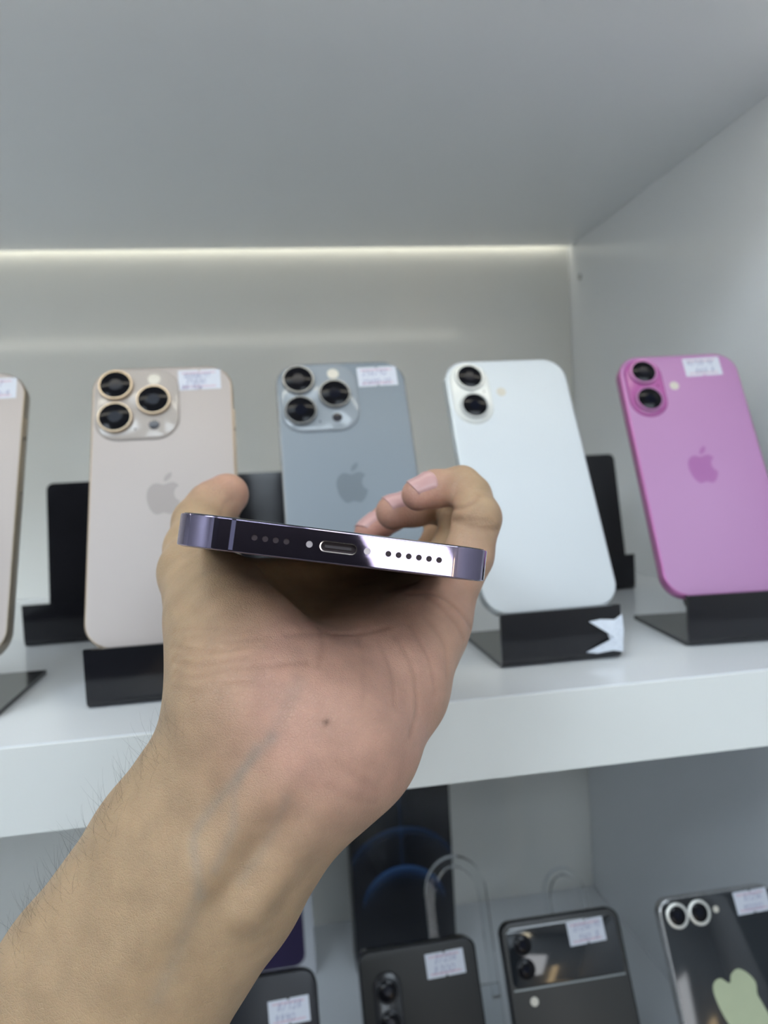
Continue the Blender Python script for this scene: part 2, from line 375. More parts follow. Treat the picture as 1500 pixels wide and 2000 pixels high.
def lens(parent, cx, cy, z0, rr, gr, ring_m, hgt=1.6, ringname='lens_ring'):
    k = mk(ringname, lambda bm: disc(bm, cx, cy, [(rr, z0 - .1), (rr, z0 + hgt * .8), (rr - .35, z0 + hgt), (gr + .25, z0 + hgt), (gr, z0 + hgt - .25)], 40), ring_m, parent, 40)
    mk('lens_glass', lambda bm: disc(bm, cx, cy, [(gr, z0), (gr, z0 + hgt - .15), (gr - .3, z0 + hgt - .02)], 40), lens_glass, parent, 40)
    mk('lens_core', lambda bm: disc(bm, cx, cy, [(gr * .42, z0 + hgt - .05), (gr * .42, z0 + hgt + .0), (gr * .3, z0 + hgt + .01)], 24), mat('lens_core', (0.006, 0.007, 0.014), 0.12, noise=.2, spec=.12), parent, 40)
def pro_camera(p, w, h, plate_m, ring_m):
    X = lambda a: -w / 2 + a
    Y = lambda b: h - b
    pl = mk('camera_plate', lambda bm: slab(bm, 41.5, 41.0, 11.5, [(-.6, -.1), (0, .35), (.15, 1.0), (.7, 1.35)], X(2.2 + 20.7), Y(2.0 + 20.5), 12), plate_m, p, 50)
    for a, b in ((12.2, 12.0), (12.2, 31.0), (31.2, 21.5)): lens(pl, X(a), Y(b), 1.3, 8.7, 7.6, ring_m, 2.3)
    mk('flash', lambda bm: disc(bm, X(31.4), Y(8.2), [(3.2, 1.2), (3.2, 1.45), (2.6, 1.5)], 28), flash_mat, pl, 40)
    mk('depth_sensor', lambda bm: disc(bm, X(31.4), Y(35.4), [(2.7, 1.2), (2.7, 1.42), (2.5, 1.45)], 28), mat('sensor_glass', (.03, .028, .035), .15), pl, 40)
    mk('microphone', lambda bm: disc(bm, X(22.0), Y(37.5), [(.5, 1.2), (.5, 1.4)], 12), lens_glass, pl, 40)
def duo_camera(p, w, h, plate_m, ring_m):
    X = lambda a: -w / 2 + a
    Y = lambda b: h - b
    pl = mk('camera_plate', lambda bm: slab(bm, 21.5, 38.0, 10.7, [(-.7, -.1), (0, .4), (.3, 1.0), (1.0, 1.25)], X(13.6), Y(21.3), 14), plate_m, p, 50)
    for b in (12.0, 30.2): lens(pl, X(13.6), Y(b), 1.2, 8.2, 6.9, ring_m, 1.8)
    mk('flash', lambda bm: disc(bm, X(31.0), Y(21.0), [(2.7, -.05), (2.7, .12), (2.3, .16)], 28), flash_mat, p, 40)
    mk('microphone', lambda bm: disc(bm, X(20.6), Y(21.2), [(.5, 1.1), (.5, 1.3)], 12), lens_glass, pl, 40)

gold_back = mat('gold_matte_glass', (0.47, 0.415, 0.39), rough=0.42, noise=0.01)
gold_frame = mat('gold_titanium', (0.52, 0.42, 0.32), rough=0.35, metal=0.8)
gold_ring = mat('gold_lens_ring', (0.42, 0.33, 0.235), rough=0.25, metal=0.8)
gold_logo = mat('gold_logo', (0.36, 0.315, 0.295), rough=0.3)
cream_frame = mat('cream_titanium_frame', (0.33, 0.28, 0.22), rough=0.3, metal=0.8)
grey_back = mat('grey_matte_glass', (0.215, 0.25, 0.285), rough=0.42, noise=0.01)
grey_frame = mat('grey_titanium', (0.30, 0.31, 0.32), rough=0.35, metal=0.8)
grey_ring = mat('grey_lens_ring', (0.26, 0.26, 0.26), rough=0.25, metal=0.8)
grey_logo = mat('grey_logo', (0.16, 0.188, 0.215), rough=0.3)
white_back = mat('white_matte_glass', (0.63, 0.665, 0.69), rough=0.42, noise=0.01)
white_frame = mat('white_aluminium', (0.62, 0.66, 0.68), rough=0.35, metal=0.5)
white_plate = mat('white_camera_plate', (0.78, 0.78, 0.74), rough=0.2)
white_ring = mat('white_lens_ring', (0.60, 0.61, 0.60), rough=0.25, metal=0.3)
white_logo = mat('white_logo', (0.74, 0.77, 0.79), rough=0.3)
pink_back = mat('pink_matte_glass', (0.45, 0.225, 0.43), rough=0.42, noise=0.01)
pink_frame = mat('pink_aluminium', (0.48, 0.16, 0.38), rough=0.35, metal=0.5)
pink_plate = mat('pink_camera_plate', (0.40, 0.10, 0.31), rough=0.2)
pink_ring = mat('pink_lens_ring', (0.48, 0.20, 0.42), rough=0.25, metal=0.3)
pink_logo = mat('pink_logo', (0.37, 0.135, 0.34), rough=0.3)

PY, PZ = SF + 5.2, -74.0
w_, h_ = 71.5, 149.6
p = phone(-157.5, PY, PZ, w_, h_, 8.25, 13, cream_frame, gold_back, 'cream phone with a price sticker, cut off at the left edge of the picture', logo_m=gold_logo)
pro_camera(p, w_, h_, gold_back, gold_ring)
sticker(p, w_/2 - 15.5, h_ - 9.5, 0.02, .02, [('16P/1T', -9, 1.0, 3.2, 1), ('68200-9', -8, -4.6, 3.2, 1)])
p = phone(-52.5, PY - 2.5, PZ, w_, h_, 8.25, 13, gold_frame, gold_back, 'pale gold phone with three camera lenses and a price sticker', logo_m=gold_logo)
pro_camera(p, w_, h_, mat('gold_camera_plate', (0.46, 0.41, 0.375), rough=0.12), gold_ring)
sticker(p, w_/2 - 17, h_ - 8.6, 0.02, .02, [('700GB/1T', -8.5, 1.2, 2.7, .95), ('71800', -7.5, -2.6, 2.9, 1.05), ('88-92m', -9.5, -5.6, 2.4, 1.1)])
p = phone(42, PY + .5, PZ, w_, h_, 8.25, 13, grey_frame, grey_back, 'grey phone with three camera lenses, standing behind the hand', logo_m=grey_logo)
pro_camera(p, w_, h_, mat('grey_camera_plate', (0.30, 0.33, 0.36), rough=0.12), grey_ring)
sticker(p, w_/2 - 15.5, h_ - 10, 0.02, .02, [('256/92', -8.5, .8, 3.4, 1), ('25600-20', -9, -4.8, 3.2, .9)])
w_, h_ = 71.6, 147.6
p = phone(136.6, PY, PZ, w_, h_, 7.8, 13, white_frame, white_back, 'white phone with two stacked camera lenses', yaw=math.radians(.7))
duo_camera(p, w_, h_, white_plate, white_ring)
p = phone(237, PY + 3.2, PZ, w_, h_, 7.8, 13, pink_frame, pink_back, 'pink phone with two stacked camera lenses at the right edge', yaw=math.radians(-6), logo_m=pink_logo)
duo_camera(p, w_, h_, pink_plate, pink_ring)
sticker(p, w_/2 - 21, h_ - 9, 0.02, .02, [('16/128-92', -9.5, 1.5, 2.9, .9), ('666 8', -5, -4.0, 3.4, 1.1)], nt=False)

# ------------------------------------------------------------------ lower shelf
def upright_box(name, x0, x1, y0, dep, h, m, label, cat):
    t = empty(name, Matrix.Translation(W((x0 + x1) / 2, y0, LOWZ)))
    w = x1 - x0
    def body(bm):
        box(bm, -w / 2, w / 2, 0, dep, 0, h)
        bmesh.ops.bevel(bm, geom=bm.edges[:], offset=0.0006, segments=2, affect='EDGES')
    mk('box_body', body, m, t, 40)
    mk('lid_seam', lambda bm: box(bm, -w / 2 - .05, w / 2 + .05, dep * .62, dep * .62 + .5, .5, h - .5), mat('box_seam', (.02, .02, .02), .6), t, None)
    tag(t, label, cat, 'phone boxes at the back of the lower shelf')
    return t, w
def arc_print_mat():
    m = mat('arc_print', (0.004, 0.005, 0.009), rough=0.22, coat=0.5, crough=.12)
    nt = m.node_tree; b = nt.nodes['Principled BSDF']
    tc = nt.nodes.new('ShaderNodeTexCoord'); sp = nt.nodes.new('ShaderNodeSeparateXYZ'); nt.links.new(tc.outputs['Object'], sp.inputs[0])
    def mth(op, a, c=None, d=None):
        n = nt.nodes.new('ShaderNodeMath'); n.operation = op
        for i, v in enumerate((a, c, d)):
            if v is None: continue
            if isinstance(v, (int, float)): n.inputs[i].default_value = v
            else: nt.links.new(v, n.inputs[i])
        return n.outputs[0]
    def arc(cx, cz, r, wd, glow):
        dx = mth('SUBTRACT', sp.outputs['X'], cx); dz = mth('SUBTRACT', sp.outputs['Z'], cz)
        rr = mth('SQRT', mth('ADD', mth('MULTIPLY', dx, dx), mth('MULTIPLY', dz, dz)))
        inn = mth('SUBTRACT', r, rr)                          # >0 inside the circle
        e = mth('MULTIPLY', mth('EXPONENT', mth('MULTIPLY', mth('MAXIMUM', inn, 0), -1 / wd)), mth('GREATER_THAN', inn, 0))
        up = mth('MAXIMUM', mth('DIVIDE', dz, r), 0)
        return mth('MULTIPLY', mth('MULTIPLY', e, mth('POWER', up, 1.3)), glow)
    a = mth('ADD', arc(0, .055, .0385, .0045, 1.0), arc(0, .075, .054, .004, .40))
    vx = mth('ABSOLUTE', sp.outputs['X'])
    beam = mth('MULTIPLY', mth('EXPONENT', mth('MULTIPLY', vx, -700)), mth('GREATER_THAN', sp.outputs['Z'], .093))
    a = mth('ADD', a, mth('MULTIPLY', beam, .12))
    mx = nt.nodes.new('ShaderNodeMix'); mx.data_type = 'RGBA'; nt.links.new(a, mx.inputs[0])
    mx.inputs[6].default_value = (0.004, 0.005, 0.009, 1); mx.inputs[7].default_value = (0.07, 0.17, 0.42, 1)
    nt.links.new(mx.outputs[2], b.inputs['Base Color'])
    return m
black_card = mat('black_card', (0.008, 0.009, 0.012), rough=.35)
t, w = upright_box('phone_box', 50, 142, 640, 30, 172, black_card, 'black phone box printed with two blue glowing arcs', 'box')
pr = mk('printed_front', lambda bm: box(bm, -w / 2 + .6, w / 2 - .6, -.25, 0.02, .6, 171.4), arc_print_mat(), t, None)
pr['label'] = 'dark printed face with blue arcs'
t, w = upright_box('phone_box', -82, 14, 648, 30, 172, mat('white_card', (.62, .63, .66), .45), 'white phone box picturing a dark purple phone, partly behind the forearm', 'box')
def pic(bm):
    slab(bm, 78, 152, 11, [(0, -.25), (0, .02)], 0, 86, 8)
    for v in bm.verts: v.co = Vector((v.co.x, v.co.z, v.co.y))
pc = mk('printed_phone', pic, mat('purple_print', (0.03, 0.018, 0.07), .3, noise=.3, nscale=15), t, None); pc['label'] = 'printed picture of a dark purple phone'

LLEAN = math.radians(25)
LG = 'phones standing on the lower shelf'
dark_frame = mat('black_metal_frame', (0.02, 0.021, 0.024), .25, metal=.7)
graphite = mat('graphite_glass', (0.02, 0.02, 0.019), .38, noise=.05)
blackglass = mat('black_glossy_glass', (0.010, 0.013, 0.017), .06, coat=.4)
silver = mat('silver_frame', (0.55, 0.54, 0.53), .22, metal=.9)
def lower_phone(x, ytop, ztop, w, h, t, r, fm, bm_, label):
    y = ytop - h * math.sin(LLEAN); z = ztop - h * math.cos(LLEAN)
    p = phone(x, y, z, w, h, t, r, fm, bm_, label, lean=LLEAN, group=LG)
    return p, y, z
def acrylic_stand(x, y, zphone, label, w=50, arch=False):
    # clear stand carrying a phone whose lower back edge is at (y, zphone)
    hgt = zphone - LOWZ
    t = empty('phone_stand', Matrix.Translation(W(x, y - 4, LOWZ)))
    k = np.array([2.0, hgt - 2.2]); e = k + lgv * 17; pt = e + uyv * 90
    mk('base', lambda bm: sheet(bm, [(80, 1.6), (2, 1.6), (2.0, hgt + 2)], 2.6, -w / 2, w / 2), clear_acrylic, t, 30)
    mk('backrest', lambda bm: sheet(bm, [tuple(k + lgv * 1.4), tuple(e), tuple(pt)], 2.6, -w / 2 + 4, w / 2 - 4, corner=4.5), clear_acrylic, t, 30)
    tag(t, label, 'phone stand', 'clear stands on the lower shelf')
    return t
# folding phone with a camera column
p, y0, z0 = lower_phone(65.5, 400, -267.5, 67, 155, 14, 6, dark_frame, mat('black_fold_glass', (.009, .009, .0085), .38, noise=.05, spec=.35), 'black folded phone with an upright lens column in front of the arc-printed box')
col_m = mat('black_lens_column', (0.012, 0.012, 0.014), .2)
pl = mk('camera_plate', lambda bm: slab(bm, 15.5, 48, 7, [(-.2, -.1), (0, .9), (.5, 1.2)], -67/2 + 14.5, 155 - 35, 10), col_m, p, 50)
for b in (20, 35, 50): lens(pl, -67/2 + 14.5, 155 - b, 1.1, 6.4, 5.2, dark_frame, .9)
sticker(p, 67/2 - 18.5, 155 - 11.5, .02, .03, [('Z/256', -6, 1.2, 3.4, 1.1), ('8300', -7.5, -4.2, 3.6, 1.25)])
mk('hinge_edge', lambda bm: box(bm, 67/2 - 2.0, 67/2 + .15, 6, 149, -8.4, -5.6), silver, p, None)
acrylic_stand(65.5, y0, z0, 'clear acrylic stand under the black folded phone')
# flip phone in two tones
p, y0, z0 = lower_phone(150, 400, -262.5, 72, 166, 7, 7, dark_frame, graphite, 'dark flip phone with a glossy upper panel and two small lenses')
cover = mk('cover_panel', lambda bm: slab(bm, 66, 30, 4, [(0, -.02), (0, .25), (.3, .35)], 0, 166 - 18.5, 8), blackglass, p, 50)
mk('hinge_line', lambda bm: box(bm, -33, 33, 166 - 34.6, 166 - 33.8, 0, .3), mat('hinge_line', (.25, .28, .29), .3, metal=.6), p, None)
for b in (12.5, 24.5): lens(cover, -36 + 11.5, 166 - b, .3, 5.4, 4.4, dark_frame, 1.0)
mk('flash', lambda bm: disc(bm, -36 + 13.5, 166 - 40.5, [(2.3, -.02), (2.3, .2), (1.9, .25)], 24), flash_mat, p, 40)
sticker(p, 36 - 21.5, 166 - 10.5, .37, .03, [('Z/256-91', -7.5, 1.0, 3.2, .95), ('140', -5.5, -4.6, 3.6, 1), ('8', 4.5, -4.4, 4.0, 1)])
acrylic_stand(150, y0, z0, 'clear acrylic stand under the two-tone flip phone')
# flip phone with silver rings and a heart
p, y0, z0 = lower_phone(248.5, 400, -262.5, 75, 166, 7, 8, silver, blackglass, 'black glass phone with two silver lens rings and a pale green heart')
for a in (10.5, 24.6): lens(p, -37.5 + a, 166 - 9.8, 0, 6.9, 5.2, mat('bright_lens_ring', (.72, .71, .66), .3, metal=.5), 1.0)
mk('flash', lambda bm: disc(bm, -37.5 + 35.5, 166 - 9.5, [(1.8, -.02), (1.8, .2), (1.4, .25)], 24), flash_mat, p, 40)
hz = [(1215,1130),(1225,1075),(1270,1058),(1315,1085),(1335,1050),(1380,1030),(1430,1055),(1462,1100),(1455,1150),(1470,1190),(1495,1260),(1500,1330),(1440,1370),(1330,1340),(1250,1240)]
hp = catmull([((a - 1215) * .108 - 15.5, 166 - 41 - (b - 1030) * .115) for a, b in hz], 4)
hh = mk('heart_patch', lambda bm: prism(bm, hp, 0.0, .05), mat('pale_green', (.42, .46, .30), .35, noise=.06, nscale=120), p, None); hh['label'] = 'pale green heart'  # pale green heart-shaped patch laid on the glass
sticker(p, 37.5 - 15.5, 166 - 8.2, .02, .02, [('8/256', -5, .8, 3.4, 1), ('90000', -7, -4.6, 3.4, 1.1)])
acrylic_stand(248.5, y0, z0, 'clear acrylic stand under the phone with the pale green heart')
# dark phone beside the forearm
p, y0, z0 = lower_phone(-29.5, 400, -271.5, 76, 160, 8, 9, dark_frame, mat('navy_black_glass', (.010, .011, .016), .3, spec=.35), 'dark phone with a price sticker, partly covered by the forearm')
sticker(p, 38 - 16, 160 - 19, .02, .03, [('8/128', -6.5, 1.0, 3.4, 1.15), ('9990', -8.5, -4.4, 3.4, 1.2)])
pl = mk('camera_plate', lambda bm: slab(bm, 24, 36, 6, [(-.2, -.1), (0, 1.0), (.5, 1.3)], -38 + 15, 160 - 21, 8), col_m, p, 50)
for b in (13, 28): lens(pl, -38 + 15, 160 - b, 1.2, 6.2, 5.0, dark_frame, .8)
acrylic_stand(-29.5, y0, z0, 'clear acrylic stand under the dark phone beside the forearm')
# clear arched stands standing further back
def arch_stand(x, y, w, hgt, label):
    t = empty('phone_stand', Matrix.Translation(W(x, y, LOWZ)))
    path = [(60, 1.3), (0, 1.3)] + [(0 + hgt * .08 * k, 1.3 + hgt * k) for k in (.5,)] 
    mk('base', lambda bm: sheet(bm, [(60, 1.5), (0, 1.5), (hgt * .22, hgt * .55)], 2.6, -w / 2, w / 2), clear_acrylic, t, 30)
    def loop(bm):
        pts = [(w / 2 * math.cos(a), hgt - w / 2 + w / 2 * math.sin(a)) for a in np.linspace(0, math.pi, 17)]
        outer = [(w / 2, hgt * .5)] + pts + [(-w / 2, hgt * .5)]
        inner = [(a * .74, b - .14 * w) for a, b in outer]; inner[0] = (w * .37, hgt * .5); inner[-1] = (-w * .37, hgt * .5)
        rings = [(0, outer), (0, inner), (3, inner), (3, outer)]
        vs = [[bm.verts.new((px / 1000, (pz * .4 + dy) / 1000, pz / 1000)) for px, pz in o] for dy, o in rings]
        n = len(outer)
        for q in range(4):
            for i in range(n - 1): bm.faces.new((vs[q][i], vs[q][i + 1], vs[(q + 1) % 4][i + 1], vs[(q + 1) % 4][i]))
        for i in (0, n - 1): bm.faces.new([vs[q][i] for q in range(4)])
    mk('arched_backrest', loop, mat('thin_clear_acrylic', (.97, .98, .98), .06, trans=1.0, ior=1.2, noise=0), t, 30)
    tag(t, label, 'phone stand', 'clear stands on the lower shelf')
arch_stand(112, 440, 44, 168, 'empty clear arched stand rising behind the black folded phone')
arch_stand(228, 560, 36, 95, 'empty clear arched stand behind, between the flip phone and the heart phone')
# ------------------------------------------------------------------ the held phone (lens axes in mm: x right, y down, z forward)
def norm(v): v = np.asarray(v, float); return v / np.linalg.norm(v)
def P(px, py, d): return np.array([(px - 750.0) / FPX * d, (py - 1000.0) / FPX * d, d])
def cam2world(p): q = ROT @ np.asarray(p, float); return q
HK = 0.122
HC = P(661, 1070, 177.0)
_c = math.sqrt(1 - HK * HK - .1266 ** 2)
HW = norm([_c, .1266, HK])
HT = np.cross(HW, norm(HC)); HT = norm(HT)
if HT[1] > 0: HT = -HT                       # up
HL = np.cross(HT, HW); HL = norm(HL)
if HL[2] < 0: HL = -HL
_e = math.radians(-0.3); HL2 = norm(HL * math.cos(_e) + HT * math.sin(_e)); HT2 = norm(HT * math.cos(_e) - HL * math.sin(_e)); HL, HT = HL2, HT2
HPW, HPL, HPT, HPR = 77.6, 160.7, 7.85, 10.8
def held_mtx():
    x, y, z = (ROT @ HW, ROT @ HL, ROT @ HT)
    if np.dot(np.cross(x, y), z) < 0: raise Exception('handedness')
    o = W(*(ROT @ HC))
    return Matrix(((x[0], y[0], z[0], o.x), (x[1], y[1], z[1], o.y), (x[2], y[2], z[2], o.z), (0, 0, 0, 1)))
purple = mat('polished_purple_steel', (0.31, 0.265, 0.375), rough=0.03, metal=1.0, noise=0.06, nscale=200, rnoise=.012)
purple_band = mat('purple_antenna_band', (0.10, 0.09, 0.16), rough=0.4)
hole_dark = mat('speaker_hole', (0.035, 0.02, 0.025), rough=0.5)
steel = mat('screw_steel', (0.45, 0.42, 0.45), rough=0.3, metal=1.0)
def held_phone():
    p = empty('smartphone', held_mtx())
    def fr(bm):
        slab(bm, HPW, HPL, HPR, [(.55, -HPT / 2), (.12, -HPT / 2 + .12), (0, -HPT / 2 + .4), (0, HPT / 2 - .4), (.12, HPT / 2 - .12), (.55, HPT / 2)], 0, HPL / 2, 24)
    o = mk('frame', fr, purple, p, 30)
    LH = [-19.9, -17.4, -14.9, -12.4]; RH = [12.1, 14.6, 17.1, 19.6, 22.1, 24.6]
    def cut(bm):
        for x in LH + RH + [-6.95, 6.95]:
            r = .72 if abs(x) > 8 else .8
            loft(bm, [[(x + r * math.cos(a), yy, r * math.sin(a)) for a in np.linspace(0, 2 * math.pi, 20, endpoint=False)] for yy in (-1, 1.6)])
        loft(bm, [[(a, yy, b) for a, b in rrect(9.0, 2.7, 1.35, 8)] for yy in (-1, 6)])
        # grooves of the antenna bands
        box(bm, -25.6, -24.6, -.5, .12, -5, 5)
    c = mk('cutter', cut, None, None, None)
    c.matrix_world = held_mtx()
    md = o.modifiers.new('b', 'BOOLEAN'); md.object = c; md.operation = 'DIFFERENCE'; md.solver = 'EXACT'
    bpy.context.view_layer.update()
    me = bpy.data.meshes.new_from_object(o.evaluated_get(bpy.context.evaluated_depsgraph_get()))
    o.modifiers.clear(); o.data = me
    if not me.materials: me.materials.append(purple)
    bpy.data.objects.remove(c)
    for f in me.polygons: f.use_smooth = True
    me.set_sharp_from_angle(angle=math.radians(25))
    wn = o.modifiers.new('wn', 'WEIGHTED_NORMAL'); wn.keep_sharp = True; wn.weight = 100
    def ring(bm, x, r, y0, y1): loft(bm, [[(x + r * math.cos(a), yy, r * math.sin(a)) for a in np.linspace(0, 2 * math.pi, 20, endpoint=False)] for yy in (y0, y1)])
    for x in LH + RH: mk('speaker_hole', lambda bm: ring(bm, x, .74, .25, 1.7), hole_dark, p, 40)
    for x in (-6.95, 6.95): mk('screw', lambda bm: ring(bm, x, .82, .3, 1.7), steel, p, 40)
    mk('charging_port', lambda bm: loft(bm, [[(a, yy, b) for a, b in rrect(9.1, 2.8, 1.4, 8)] for yy in (1.6, 6.1)]), hole_dark, p, 40)
    def rim(bm):
        rr = [rrect(9.0 + 2 * g, 2.7 + 2 * g, 1.35 + g, 8) for g in (-.25, 0, 0, -.25)]
        ys = (-.02, -.04, .5, .5)
        loft(bm, [[(a, y, b) for a, b in o2] for o2, y in zip(rr, ys)], False, False)
    mk('port_rim', rim, mat('port_rim_steel', (.62, .55, .52), .12, metal=1.0), p, 60)
    mk('port_tongue', lambda bm: box(bm, -3.2, 3.2, 1.0, 1.8, -.35, .35), mat('port_tongue', (.05, .04, .045), .4), p, None)
    mk('antenna_band', lambda bm: box(bm, -25.6, -24.6, .03, .13, -HPT/2 + .42, HPT/2 - .42), purple_band, p, None)
    mk('screen_glass', lambda bm: slab(bm, HPW, HPL, HPR, [(.75, HPT / 2 - .1), (.75, HPT / 2 + .12), (1.2, HPT / 2 + .2)], 0, HPL / 2, 24), blackglass, p, 40)
    mk('back_glass', lambda bm: slab(bm, HPW, HPL, HPR, [(1.0, -HPT / 2 - .12), (.7, -HPT / 2 + .05)], 0, HPL / 2, 24), mat('purple_matte_glass', (.10, .085, .14), .35), p, 40)
    pl = mk('camera_plate', lambda bm: slab(bm, 39, 39, 10, [(.6, -HPT/2 - 1.4), (0, -HPT/2 - 1.0), (0, -HPT/2)], 16.5, HPL - 22, 8), mat('purple_plate', (.08, .07, .12), .15), p, 40)
    for a, b in ((26, -13), (26, -31), (8, -22)):
        mk('lens_ring', lambda bm: disc(bm, a, HPL + b, [(7.2, -HPT/2 - 3.0), (7.6, -HPT/2 - 2.6), (7.6, -HPT/2 - 1.2)], 32), purple, pl, 40)
    for yc, l in ((102, 17), (120, 11)):
        mk('side_button', lambda bm: box(bm, -HPW/2 - .4, -HPW/2 + .2, yc - l/2, yc + l/2, -1.5, 1.5), purple, p, None)
    tag(p, 'polished purple phone held in the hand, its bottom edge with charging port facing out', 'smartphone')
    return p
held_phone()
#HAND
# ------------------------------------------------------------------ the hand and forearm (distance field in lens axes, mm)
def rcone(p, a, b, r1, r2):
    a = a.astype(np.float32); b = b.astype(np.float32)
    ba = b - a; l2 = float(ba @ ba); rr = r1 - r2; a2 = l2 - rr * rr; il2 = 1.0 / l2
    pa = p - a; y = pa @ ba; z = y - l2
    x2 = np.maximum(np.einsum('ij,ij->i', pa, pa) * l2 - y * y, 0) * l2
    y2 = y * y * l2; z2 = z * z * l2
    k = np.sign(rr) * rr * rr * x2
    d = (np.sqrt(x2 * a2 * il2) + y * rr) * il2 - r1
    m1 = np.sign(z) * a2 * z2 > k; m2 = (np.sign(y) * a2 * y2 < k) & ~m1
    d = np.where(m1, np.sqrt(x2 + z2) * il2 - r2, np.where(m2, np.sqrt(x2 + y2) * il2 - r1, d))
    return d
def smin(a, b, k):
    h = np.maximum(k - np.abs(a - b), 0) / k
    return np.minimum(a, b) - h * h * k * .25
def smax(a, b, k): return -smin(-a, -b, k)
def chain(p, js, k):
    d = None
    for (a, ra), (b, rb) in zip(js, js[1:]):
        e = rcone(p, a, b, ra, rb); d = e if d is None else smin(d, e, k)
    return d
def ell(p, c, ax, rad):                           # ellipsoid with axes ax (rows)
    q = (p - c) @ np.array(ax).T / np.array(rad)
    k0 = np.linalg.norm(q, axis=1); k1 = np.linalg.norm(q / np.array(rad), axis=1)
    return k0 * (k0 - 1) / np.maximum(k1, 1e-6)

FING = {
 'little': [(P(852, 1205, 248), 10.2), (P(915, 1085, 250), 8.2), (P(932, 1012, 253), 8.0), (P(918, 968, 262), 7.2), (P(901, 949, 266), 6.9), (P(850, 955, 262), 6.5), (P(816, 966, 259), 5.7)],
 'ring':   [(P(820, 1180, 268), 11.0), (P(886, 1080, 276), 8.6), (P(905, 1018, 281), 8.6), (P(880, 992, 290), 7.6), (P(862, 985, 291), 7.4), (P(810, 992, 283), 7.0), (P(768, 1000, 279), 6.6)],
 'middle': [(P(765, 1165, 288), 11.5), (P(850, 1088, 302), 8.8), (P(872, 1034, 310), 8.6), (P(850, 998, 320), 7.6), (P(818, 984, 322), 7.0), (P(766, 1006, 314), 6.6), (P(722, 1040, 307), 6.3)],
 'index':  [(P(680, 1165, 298), 11.5), (P(735, 1160, 318), 9.0), (P(752, 1150, 328), 8.6), (P(735, 1133, 336), 7.8), (P(712, 1124, 336), 7.4), (P(685, 1117, 332), 7.0), (P(662, 1114, 329), 6.4)]}
THUMB = [(P(454, 1330, 203), 15.0), (P(411, 1205, 222), 12.2), (P(377, 1118, 243), 10.6), (P(376, 1072, 260), 9.2), (P(389, 1022, 277), 9.3), (P(414, 992, 285), 9.2), (P(444, 966, 291), 8.3)]
CARP = P(590, 1385, 214)
FA = [P(552, 1440, 207), P(385, 1690, 206), P(222, 1930, 203), np.array([-165., 260., 188.])]
FN = norm([.83, .56, 0.0])
def sdf(p):
    p = np.asarray(p, np.float32)
    if len(p) > 80000: return np.concatenate([sdf(p[i:i + 60000]) for i in range(0, len(p), 60000)])
    # forearm: two bone sides blended into a flat oval
    rs = [19.6, 20.3, 20.8, 23.5]; of = [10.2, 10.2, 10.8, 12.0]
    A = chain(p, [(c - FN * o, r) for c, r, o in zip(FA, rs, of)], 4)
    B = chain(p, [(c + FN * o, r) for c, r, o in zip(FA, rs, of)], 4)
    arm = smin(A, B, 16)
    for (a, ra), (b, rb) in (((P(660, 1400, 192), 3.6), (P(520, 1540, 187.5), 3.8)), ((P(520, 1540, 187.5), 3.8), (P(395, 1690, 187), 4.2)), ((P(395, 1690, 187), 4.2), (P(240, 1900, 188), 5.0)), ((P(700, 1440, 193), 3.4), (P(490, 1770, 188), 3.8))):
        arm = smin(arm, rcone(p, a, b, ra, rb), 6)
    # palm
    palm = None
    for n, r0 in (('little', 14.5), ('ring', 15.5), ('middle', 15.5), ('index', 15)):
        mcp, r = FING[n][0]
        e = rcone(p, CARP + (mcp - CARP) * .05, mcp, r0, r + .6); palm = e if palm is None else smin(palm, e, 9)
    hyp = chain(p, [(P(650, 1468, 210), 16.5), (P(697, 1438, 212), 17.0), (P(768, 1345, 224), 15.6), (P(832, 1240, 238), 12.4)], 6)
    palm = smin(palm, hyp, 10)
    palm = smin(palm, rcone(p, P(560, 1420, 206), P(640, 1425, 206), 19.5, 19.0), 12)
    then = chain(p, [(P(485, 1345, 204), 17.0), (P(462, 1250, 214), 16.0), (P(440, 1165, 234), 12.5)], 6)
    th = chain(p, THUMB, 4)
    th = smin(th, then, 9)
    web = smin(rcone(p, P(430, 1138, 252), P(690, 1128, 300), 8.0, 9.0), smin(rcone(p, P(430, 1185, 236), P(600, 1195, 275), 9.0, 9.5), rcone(p, P(500, 1255, 226), P(640, 1200, 285), 9.5, 10.0), 8), 8)
    palm = smin(palm, web, 10)
    body = smin(arm, palm, 14)
    body = smin(body, th, 13)
    f = None
    for n in ('little', 'ring', 'middle', 'index'):
        js = FING[n]; e = chain(p, js, 2.2)
        a, b = js[-2][0], js[-1][0]; ax = norm(b - a)
        body_e = e
        f = body_e if f is None else smin(f, body_e, .8)
    body = smin(body, f, 4.5)
    # the phone presses into the skin
    q = np.stack([(p - HC) @ HW, (p - HC) @ HL - HPL / 2, (p - HC) @ HT], 1)
    bx = np.abs(q) - np.array([HPW / 2, HPL / 2, HPT / 2]) - .05
    bx = np.linalg.norm(np.maximum(bx, 0), axis=1) + np.minimum(bx.max(axis=1), 0)
    return smax(body, -bx, 1.5)

